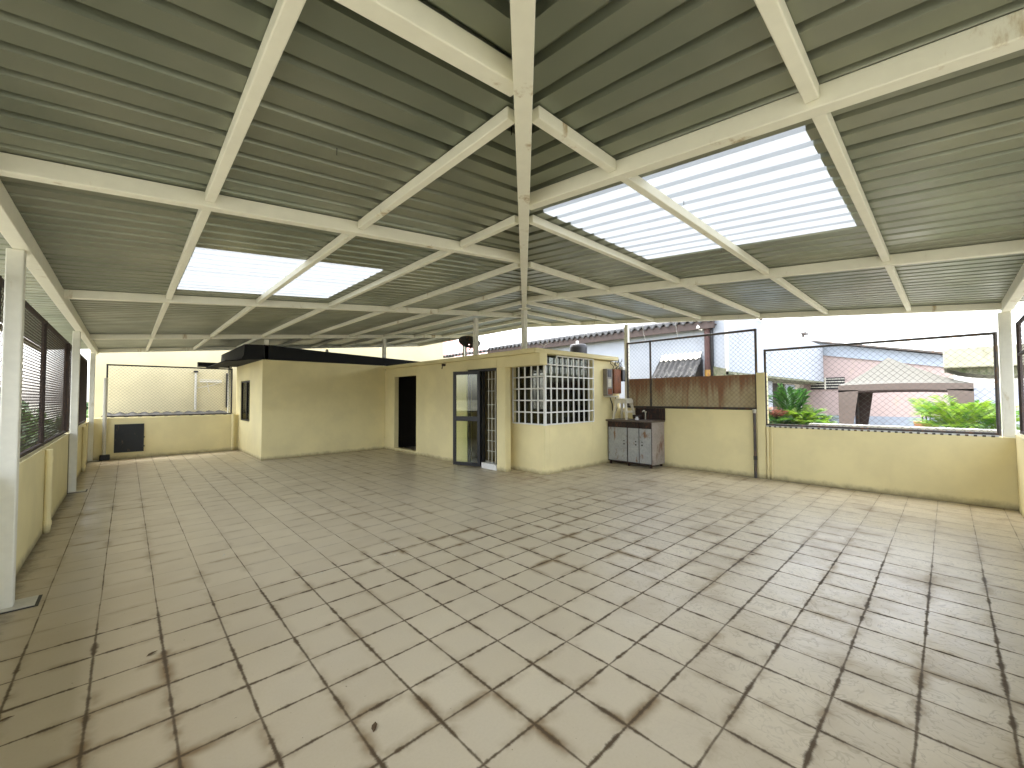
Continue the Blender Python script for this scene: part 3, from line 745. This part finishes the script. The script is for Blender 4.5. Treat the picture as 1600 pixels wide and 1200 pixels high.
# ------------------------------------------------------------ floor bits
def leaf(x, y, s, a, label, mat='dryleaf'):
    m = MB(); ca, sa = math.cos(a), math.sin(a)
    pts = [(-1, 0, .1), (-.4, .35, .35), (.3, .4, .2), (1, 0, .05), (.3, -.35, .45), (-.4, -.3, .2)]
    P = [(x+s*(px*ca-py*sa), y+s*(px*sa+py*ca), .004+s*pz*.4) for px, py, pz in pts]
    c = (x, y, .004+s*.05)
    for k in range(6): m.tri(P[k], P[(k+1) % 6], c)
    tag(m.build('dry_leaf', mat), label, 'leaf', 'dry leaves scattered on the tiles')
leaf(.93, 2.0, .035, 1.0, 'dry brown leaf on a tile near the bottom of the picture left of centre')
leaf(.15, 3.55, .035, .6, 'dry brown leaf beside a joint in front of the near white post')
leaf(-.42, 3.35, .03, .2, 'tiny dark leaf nearest the left parapet')
leaf(4.75, 1.42, .03, 2.0, 'small dark leaf on the pale right hand tiles')
for k, (x, y) in enumerate(((1.32, 4.05), (2.02, 4.02), (.75, 5.2), (2.2, 4.35))):
    m = MB()
    for q in range(5):
        dx, dy, s_ = rnd.uniform(-.05, .05), rnd.uniform(-.05, .05), rnd.uniform(.004, .014); m.box(x+dx, x+dx+s_, y+dy, y+dy+s_, .001, .001+s_*.4)
    tag(m.build('plaster_crumbs', 'rubble'), ('pale plaster crumbs on the tiles left of the centre', 'scatter of pale crumbs on the joint edge near the centre', 'pale crumbs on the tiles towards the left posts', 'a few crumbs beyond the dirty joints')[k], 'crumbs')

# ------------------------------------------------------------ neighbour behind the far fence
fw = thing('yellow_house', 'pale yellow house wall behind the far mesh', 'house', (1, 18, -6))
MB().box(-.85, 12, 18, 26, -6, 6.2).build('wall', 'yellow_far', fw)  # upper part raised out of view to block sky light
m = MB()
for k in range(64):
    x = -.5+k*.0475; a, b_ = math.sin(k*math.pi/3)*.026, math.sin((k+1)*math.pi/3)*.026
    m.quad((x, 15.75, 1.155+a), (x+.0475, 15.75, 1.155+b_), (x+.0475, 17.98, 1.19+b_), (x, 17.98, 1.19+a))
    m.quad((x, 15.75, 1.155+a), (x, 15.75, 1.14+a), (x+.0475, 15.75, 1.14+b_), (x+.0475, 15.75, 1.155+b_))
m.build('lean_to_roof', 'asbestos', fw, label='low dark corrugated lean-to roof at the foot of the wall')
MB().box(2.62, 2.72, 17.94, 18.0, 1.3, 2.55).build('window', 'black', fw)
MB().bar((1.74, 17.93, 1.25), (1.74, 17.93, 2.56), .07, .07, 10).build('pipe', 'pvc', fw)
MB().box(1.68, 1.80, 17.88, 17.98, 2.54, 2.60).build('pipe_cap', 'black', fw)
m = MB().tube([(1.85, 17.9, 2.22), (2.48, 17.9, 2.22)], .02).tube([(1.85, 17.9, 2.28), (2.48, 17.9, 2.28)], .014).tube([(1.78, 17.95, 2.0), (2.2, 17.85, 2.1), (2.4, 17.8, 2.2)], .008).tube([(2.05, 17.9, 2.2), (2.12, 17.9, 1.85)], .01)
m.build('clothes_rack', 'pvc', fw)

# ------------------------------------------------------------ white building beyond the right wall
wb = thing('white_building', 'large white rendered building with dark corrugated eave behind the fence', 'building', (13, 4.45, -6))
def wavy_roof(m, X, y0, y1, z, xb, zb_, amp=.055, wl=.26, th=.05):
    n = int((y1-y0)/wl*8)
    for k in range(n):
        ya = y0+(y1-y0)*k/n; yb = y0+(y1-y0)*(k+1)/n
        a, b_ = amp*math.sin(2*math.pi*ya/wl), amp*math.sin(2*math.pi*yb/wl)
        m.quad((X, ya, z+a), (X, yb, z+b_), (xb, yb, zb_+b_), (xb, ya, zb_+a))
        m.quad((X, ya, z+a-th), (xb, ya, zb_+a-th), (xb, yb, zb_+b_-th), (X, yb, z+b_-th))
        m.quad((X, ya, z+a-th), (X, yb, z+b_-th), (X, yb, z+b_), (X, ya, z+a))
MB().box(13.0, 20, 5.1, 15.2, -6, 3.78).build('wall', 'whitewall', wb)
m = MB(); wavy_roof(m, 12.72, 4.75, 15.3, 3.98, 16.5, 4.75); m.build('roof', 'asb2', wb)
MB().box(12.76, 12.84, 4.75, 15.3, 3.70, 3.93).box(12.84, 13.0, 4.75, 15.3, 3.80, 3.84).build('fascia', 'fascia', wb)
# long white cantilever block
MB().box(13.02, 26.7, 4.45, 5.09, 2.38, 4.28).build('wall', 'whitewall', wb, label='bright white cantilevered upper wall')
MB().box(13.02, 13.3, 4.452, 5.0, 4.28, 4.6).box(13.3, 15.0, 4.452, 5.0, 4.28, 4.42).build('wall_top', 'whitewall', wb)
MB().box(12.97, 13.015, 4.43, 4.52, 2.3, 4.3).build('corner_trim', 'beige', wb)
MB().box(13.3, 27, 4.80, 5.4, 2.26, 2.38).build('soffit', 'mossy', wb)  # dark colour carries the shade under the overhanging white block
MB().box(12.97, 26.7, 4.42, 4.56, 2.30, 2.379).build('drip_edge', 'mossy', wb)
MB().poly_extrude([(12.95, 4.50, 1.9), (12.95, 5.09, 1.9), (12.95, 5.09, 2.62), (12.95, 4.50, 2.46)], (.6, 0, 0)).build('ledge', 'mossy', wb, label='mossy concrete ledge under the white wall')
MB().box(13.6, 27.9, 5.4, 5.6, -.3, 2.26).build('lower_wall', 'beige', wb)
MB().box(20.9, 23.0, 5.36, 5.40, -.3, 2.22).build('doorway', 'inside', wb)
MB().box(23.2, 24.9, 5.35, 5.39, -.2, 2.2).build('door', 'bluegrey', wb)
MB().box(27.3, 27.9, 5.0, 5.39, -.3, 2.26).build('column', 'whitewall', wb)
MB().box(26.0, 26.7, 5.2, 5.38, 1.7, 2.05).box(26.25, 26.45, 5.2, 5.38, 1.45, 1.7).build('wall_lamp', 'fascia', wb)
for x in (15.9, 22.0):
    f = MB().box(x, x+.5, 4.25, 4.45, 4.40, 4.50).box(x+.1, x+.2, 4.35, 4.44, 4.28, 4.40); f.build('floodlight', 'frame', wb)
rp = thing('rusty_pipe', 'red brown pipe with white joint and ochre foot against the white wall', 'pipe', (12.9, 4.95, -6))
MB().bar((12.9, 5.0, 2.45), (12.9, 5.0, 3.85), .16, .16, 12).build('pipe', 'redpipe', rp)
MB().bar((12.9, 5.0, 1.2), (12.9, 5.0, 2.448), .17, .17, 12).build('pipe_foot', 'ypaint', rp)
MB().bar((12.86, 5.1, 3.72), (12.8, 5.26, 3.80), .15, .15, 12).build('joint', 'white', rp)
MB().box(12.93, 13.0, 4.85, 4.93, 1.8, 3.8).build('side_strip', 'black', rp)
aw = thing('corrugated_awning', 'small dark corrugated awning with pale ridge on the white wall', 'awning', (12.7, 5.9, 2.3))
m = MB()
for k in range(64):
    ya = 5.18+(6.55-5.18)*k/64; yb = 5.18+(6.55-5.18)*(k+1)/64; a, b_ = .03*math.sin(k*2*math.pi/8), .03*math.sin((k+1)*2*math.pi/8)
    m.quad((12.35, ya, 2.26+a), (12.35, yb, 2.26+b_), (12.92, yb, 2.84+b_), (12.92, ya, 2.84+a))
    m.quad((12.35, ya, 2.23+a), (12.92, ya, 2.81+a), (12.92, yb, 2.81+b_), (12.35, yb, 2.23+b_))
    m.quad((12.35, ya, 2.23+a), (12.35, yb, 2.23+b_), (12.35, yb, 2.26+b_), (12.35, ya, 2.26+a))
m.build('sheet', 'asb2', aw)
m = MB()
for k in range(32):
    ya = 5.2+1.3*k/32; yb = 5.2+1.3*(k+1)/32; a, b_ = .03*math.sin(k*2*math.pi/4), .03*math.sin((k+1)*2*math.pi/4)
    m.quad((12.84, ya, 2.81+a), (12.84, yb, 2.81+b_), (12.99, yb, 3.02+b_), (12.99, ya, 3.02+a))
m.build('ridge_cap', 'asbpale', aw)
MB().poly_extrude([(12.40, 5.17, 2.22), (12.97, 5.17, 2.22), (12.97, 5.17, 2.80)], (0, .02, 0)).build('side_cheek', 'black', aw)
# second far corrugated roof
sb = thing('grey_roofed_house', 'house with white fascia and dark corrugated roof beyond the slab', 'house', (14, 18, -6))
MB().box(13.4, 22, 15.4, 24, -6, 3.6).build('wall', 'whitewall', sb)
m = MB(); wavy_roof(m, 13.1, 15.35, 24, 3.98, 17, 4.7, .05, .3); m.build('roof', 'asb2', sb)
MB().box(13.1, 13.2, 15.35, 24, 3.66, 3.86).build('fascia', 'white', sb); MB().box(13.22, 13.3, 15.35, 24, 3.40, 3.62).build('gutter', 'fascia', sb)
# salmon hipped roof
rd = thing('salmon_roof_house', 'distant house with large salmon pink roof', 'house', (35, 55, -6))
MB().box(31, 50, 49, 80, -6, 7.3).build('wall', 'yellow_far', rd)
m = MB(); A = [(30, 48, 7.4), (51, 48, 7.4), (51, 82, 7.4), (30, 82, 7.4)]; B = [(38, 58, 12), (42, 72, 12)]
m.tri(A[0], A[1], B[0]); m.quad(A[1], A[2], B[1], B[0]); m.tri(A[2], A[3], B[1]); m.quad(A[3], A[0], B[0], B[1]); m.build('roof', 'salmon', rd)

# ------------------------------------------------------------ pink building
pk = thing('pink_building', 'pink building with blue grey roof band behind the gazebo', 'building', (27, 2, -6))
MB().poly_extrude([(27, -.2, -6), (27, 7, -6), (27, 7, 4.62), (27, -.2, 3.0)], (6, 0, 0)).build('wall', 'pink', pk)
MB().poly_extrude([(26.9, -.25, 2.86), (26.9, 5.6, 4.02), (26.9, 5.6, 4.66), (26.9, -.25, 3.38)], (.1, 0, 0)).build('fascia', 'bluegrey', pk)
MB().poly_extrude([(26.5, -.3, 3.42), (26.5, 5.7, 4.70), (26.5, 5.7, 4.78), (26.5, -.3, 3.50)], (7, 0, 0)).build('roof', 'frame', pk)
MB().box(26.95, 27, -.2, 5.5, -.3, .62).build('base_band', 'pinkband', pk)
w = MB().box(26.93, 26.99, 3.62, 5.06, 1.98, 2.60).build('window', 'black', pk)
m = MB()
for k in range(4): z = 2.08+k*.14; m.box(26.90, 26.93, 3.62, 5.06, z, z+.035)
m.box(26.89, 26.93, 4.40, 4.46, 1.98, 2.6); m.build('louvre', 'pvc', w)
# concrete canopy slab on the right
cs = thing('concrete_canopy', 'thick beige concrete canopy block at the right above the gazebo', 'canopy', (14.5, -.6, 2))
MB().box(13, 16, -2.2, .05, 2.24, 2.67).build('slab', 'slabc', cs, bevel=.02)
m = MB(); seg = []
for k in range(11):
    y = .0-2.1*k/10; seg.append((13.15, y, 2.24-.20*math.sin(math.pi*k/10)**.6 if 0 < k < 10 else 2.239))
m.poly_extrude(seg, (2.6, 0, 0)); m.build('soffit', 'mossy', cs)  # underside in a darker colour than the slab
MB().box(15.2, 15.6, -6.1, -5.7, -6, 2.23).build('support', 'slabc', cs); MB().box(13.2, 16, -6.3, -2.21, 2.24, 2.67).build('slab', 'slabc', cs)
# grey boundary wall far right
tag(MB().box(30, 30.3, -14, -.3, -.3, 2.0).build('boundary_wall', 'graywall'), 'grey wall far behind the bright palm', 'wall')
tag(MB().box(9.62, 9.84, -3, 1.86, -.3, 1.115).build('kerb_wall', 'coping', bevel=.015), 'pale weathered kerb along the neighbouring terrace', 'wall')
tag(MB().box(9.62, 9.84, 1.861, 4.3, -.3, .98).build('kerb_wall', 'coping', bevel=.015), 'low kerb behind the left palms', 'wall')

# ------------------------------------------------------------ gazebo
gz = thing('gazebo', 'taupe pop-up gazebo with pointed canopy and draped legs', 'gazebo', (14.5, .8, -.05))
gx0, gx1, gy0, gy1, ze = 13.0, 15.9, -.38, 1.88, 1.90
ap = Vector(((gx0+gx1)/2-.6, 1.0, 2.60))
C4 = [(gx0, gy0), (gx1, gy0), (gx1, gy1), (gx0, gy1)]
m = MB(); NS = 8
for k in range(4):
    a = Vector((*C4[k], ze)); b_ = Vector((*C4[(k+1) % 4], ze))
    for i in range(NS):
        for j in range(6):
            def q(u, v):
                e = a.lerp(b_, u); p = e.lerp(ap, v); p.z = ze+(ap.z-ze)*(v**1.25) + (.03*math.sin(math.pi*u)*(1-v)); return tuple(p)
            m.quad(q(i/NS, j/6), q((i+1)/NS, j/6), q((i+1)/NS, (j+1)/6), q(i/NS, (j+1)/6))
m.build('canopy_top', 'taupe', gz)
m = MB(); m2 = MB()
for k in range(4):
    a = Vector((*C4[k], 0)); b_ = Vector((*C4[(k+1) % 4], 0))
    c = Vector((*[(gx0+gx1)/2, (gy0+gy1)/2], 0)); inn = ((c-(a+b_)/2).normalized())*.012
    for i in range(16):
        u, v = i/16, (i+1)/16
        def lo(t):
            e = min(t, 1-t); return ze-.17+.05*min(1, e/.35)**.7 if e > .001 else ze-.17
        p, q_ = a.lerp(b_, u), a.lerp(b_, v)
        sagp = .03*math.sin(math.pi*u); sagq = .03*math.sin(math.pi*v)
        m.quad((p.x, p.y, lo(u)), (q_.x, q_.y, lo(v)), (q_.x, q_.y, ze+sagq), (p.x, p.y, ze+sagp))
        p2, q2 = p+inn, q_+inn
        m2.quad((p2.x, p2.y, lo(u)-.04), (q2.x, q2.y, lo(v)-.04), (q2.x, q2.y, ze-.02), (p2.x, p2.y, ze-.02))
m.build('valance', 'taupeband', gz); m2.build('valance_shade', 'taupe_shade', gz)  # second skin painted dark as the shaded inner side of the valance
for k, (x, y) in enumerate(C4):
    sxn = 1 if x == gx0 else -1; syn = 1 if y == gy0 else -1
    lg = MB().box(x+.02*sxn, x+.06*sxn, y+.02*syn, y+.06*syn, -.05, ze-.02).build('leg', 'frame', gz)
    m = MB(); mi = MB()
    for j in range(6):
        z1_, z0_ = ze-.12-(ze-.1)*j/6, ze-.12-(ze-.1)*(j+1)/6
        w1, w0 = .24*(1-j/6)+.15, .24*(1-(j+1)/6)+.15
        m.quad((x, y, z1_), (x, y+w1*syn, z1_), (x, y+w0*syn, z0_), (x, y, z0_))
        m.quad((x, y, z1_), (x+w1*sxn, y, z1_), (x+w0*sxn, y, z0_), (x, y, z0_))
        e = .01
        mi.quad((x+e*sxn, y+e*syn, z1_), (x+e*sxn, y+(w1+.0)*syn, z1_), (x+e*sxn, y+(w0+.0)*syn, z0_), (x+e*sxn, y+e*syn, z0_))
        mi.quad((x+e*sxn, y+e*syn, z1_), (x+w1*sxn, y+e*syn, z1_), (x+w0*sxn, y+e*syn, z0_), (x+e*sxn, y+e*syn, z0_))
    if x == gx0: m.build('leg_drape', 'taupeband', gz); mi.build('drape_shade', 'taupe_shade', gz)
    else: m.build('leg_drape', 'taupe_shade', gz)  # back drapes use the dark copy for their shaded inner side

# ------------------------------------------------------------ palms and plants
def frond(m, base, az_, length, lift, droop, nl=14, lw=.02, ll=.22):
    d = Vector((math.cos(az_), math.sin(az_), 0)); pts = []
    for i in range(9):
        t = i/8; pts.append(Vector(base)+d*(length*t*math.cos(lift)*(1-.15*t))+Vector((0, 0, length*(math.sin(lift)*t-droop*t*t))))
    for a, b_ in zip(pts, pts[1:]): m.bar(a, b_, .010, .010, 3)
    side = d.cross(Vector((0, 0, 1)))
    for i in range(nl):
        t = .18+.82*i/nl; k = min(7, int(t*8)); p = pts[k].lerp(pts[k+1], t*8-k); tang = (pts[k+1]-pts[k]).normalized()
        L = ll*(.35+1.1*math.sin(math.pi*min(1, t*.85+.1)))*rnd.uniform(.85, 1.1)
        for s_ in (-1, 1):
            e = p+(side*s_*.75+tang*.65+Vector((0, 0, rnd.uniform(.0, .25)))).normalized()*L; e.z -= L*.22
            mid = p.lerp(e, .45)+Vector((0, 0, L*.07)); wv = tang*lw*.6
            m.quad(tuple(p-wv*.4), tuple(mid-wv), tuple(e), tuple(mid+wv))
def palm(label, x, y, z0, n, length, mat, lift=(.5, 1.35), ll=.22, grp='potted palms behind the right fence', pot=True, stem=True, droop=.42, nl=14, lw=.02, cat='palm'):
    t = thing('potted_palm', label, cat, (x, y, z0), grp)
    m = MB()
    for k in range(n):
        frond(m, (x+rnd.uniform(-.06, .06), y+rnd.uniform(-.06, .06), z0+.35), 2*math.pi*k/n*1.0+rnd.uniform(-.3, .3)+k*2.4, length*rnd.uniform(.75, 1.1), rnd.uniform(*lift), rnd.uniform(droop*.5, droop*1.3), nl, lw, ll)
    m.build('fronds', mat, t)
    if stem:
        m = MB()
        for k in range(6): a = k*1.05; m.bar((x+.04*math.cos(a), y+.04*math.sin(a), z0+.1), (x+.07*math.cos(a), y+.07*math.sin(a), z0+.45), .02, .02, 6)
        m.build('stems', 'palmd', t)
    if pot: MB().lathe([(.13, z0-.02), (.18, z0+.25), (.19, z0+.28), (.16, z0+.28)], x, y, 18).build('pot', 'pot', t)
palm('bright yellow green areca palm filling the right side of the wide mesh', 10.75, -.10, .62, 40, .95, 'palm', (.25, 1.3), .26, nl=18, lw=.024)
palm('second bright palm tucked against the corner post', 10.7, -.50, .68, 22, .80, 'palm', (.3, 1.3), .22, nl=16, lw=.024)
palm('wispy young palm with small pale tufts left of the bright palm', 11.4, .30, .85, 8, .70, 'palm', (.6, 1.2), .18, nl=14)
palm('tall dark leaved palm by the neighbour doorway', 10.5, 2.34, .80, 11, 1.0, 'palmd', (1.0, 1.45), .24, droop=.35, lw=.045, nl=12)
palm('broad bright leaved palm at the left foot of the wide mesh', 10.4, 2.12, .62, 14, .75, 'palm', (.35, 1.2), .24, lw=.05, nl=12)
palm('low yellow green plant right of the broad leaved palm', 10.45, 1.90, .60, 16, .50, 'palm', (.3, 1.2), .16, lw=.03, nl=10)
palm('dark shrubby plant at the corner of the narrow pier', 10.2, 2.45, .62, 18, .60, 'palmd', (.3, 1.3), .18, lw=.035, nl=10)
palm('small maroon leaved plant beside the narrow pier', 10.3, 2.62, .80, 7, .55, 'redleaf', (.35, .9), .14, lw=.035, nl=8, grp=None)
palm('dark sago palm with flat spreading fronds in front of the pink wall', 13.2, 2.55, .62, 22, .75, 'sago', (.05, .45), .16, droop=.2, nl=22, lw=.016)
tag(MB().box(12.9, 13.6, 2.0, 3.1, -.1, .92).build('planter', 'black', bevel=.02), 'dark planter box under the sago palm', 'planter')

# ------------------------------------------------------------ trees on the left
def tree(label, x, y, h, r, mat, n=2600, ls=.35):
    t = thing('leafy_tree', label, 'tree', (x, y, -6), 'trees beyond the left mesh')
    m = MB(); z0 = -6
    m.bar((x, y, z0), (x+.1, y, z0+h*.45), .45, .45, 10); 
    cl = []
    for k in range(16):
        a = rnd.uniform(0, 6.28); q = rnd.uniform(.2, .85)*r; zc = z0+h*rnd.uniform(.45, .9)
        c = Vector((x+q*math.cos(a), y+q*math.sin(a), zc)); cl.append((c, rnd.uniform(.28, .5)*r))
        m.bar((x+.1, y, z0+h*.42), tuple(c), .10, .10, 5)
    m.build('trunk', 'bark', t)
    f = MB()
    for k in range(n):
        c, cr = rnd.choice(cl); v = Vector((rnd.gauss(0, 1), rnd.gauss(0, 1), rnd.gauss(0, 1))).normalized()*cr*rnd.uniform(.55, 1.05); v.z *= .75
        p = c+v; nrm = (v.normalized()+Vector((rnd.uniform(-.8, .8), rnd.uniform(-.8, .8), rnd.uniform(-.3, .9)))).normalized()
        u = nrm.orthogonal().normalized()*ls*rnd.uniform(.5, 1); w_ = nrm.cross(u).normalized()*ls*.5*rnd.uniform(.5, 1)
        f.quad(tuple(p-u), tuple(p+w_), tuple(p+u), tuple(p-w_))
    f.build('crown', mat, t)
tree('dark broad tree seen through the left mesh', -4.6, 32, 8.6, 3.0, 'tree')
tree('lighter green tree right of the dark one beyond the left mesh', -2.6, 36, 7.6, 2.6, 'treel')
tree('far tree beyond the corner of the left mesh', -1.6, 44, 7.8, 2.6, 'tree', 1600)
tree('low tree nearest the near left post', -7.5, 30, 7.4, 3.0, 'tree', 2000)
hs_ = thing('distant_house', 'low pale house among the trees beyond the left mesh', 'house', (-6, 26, -6))
MB().box(-7.5, -3.0, 24, 29, -6, -3.0).build('wall', 'beige', hs_)
MB().poly_extrude([(-7.8, 23.7, -3.0), (-2.7, 23.7, -3.0), (-5.2, 23.7, -1.7)], (0, 5.6, 0)).build('roof', 'asbestos', hs_)
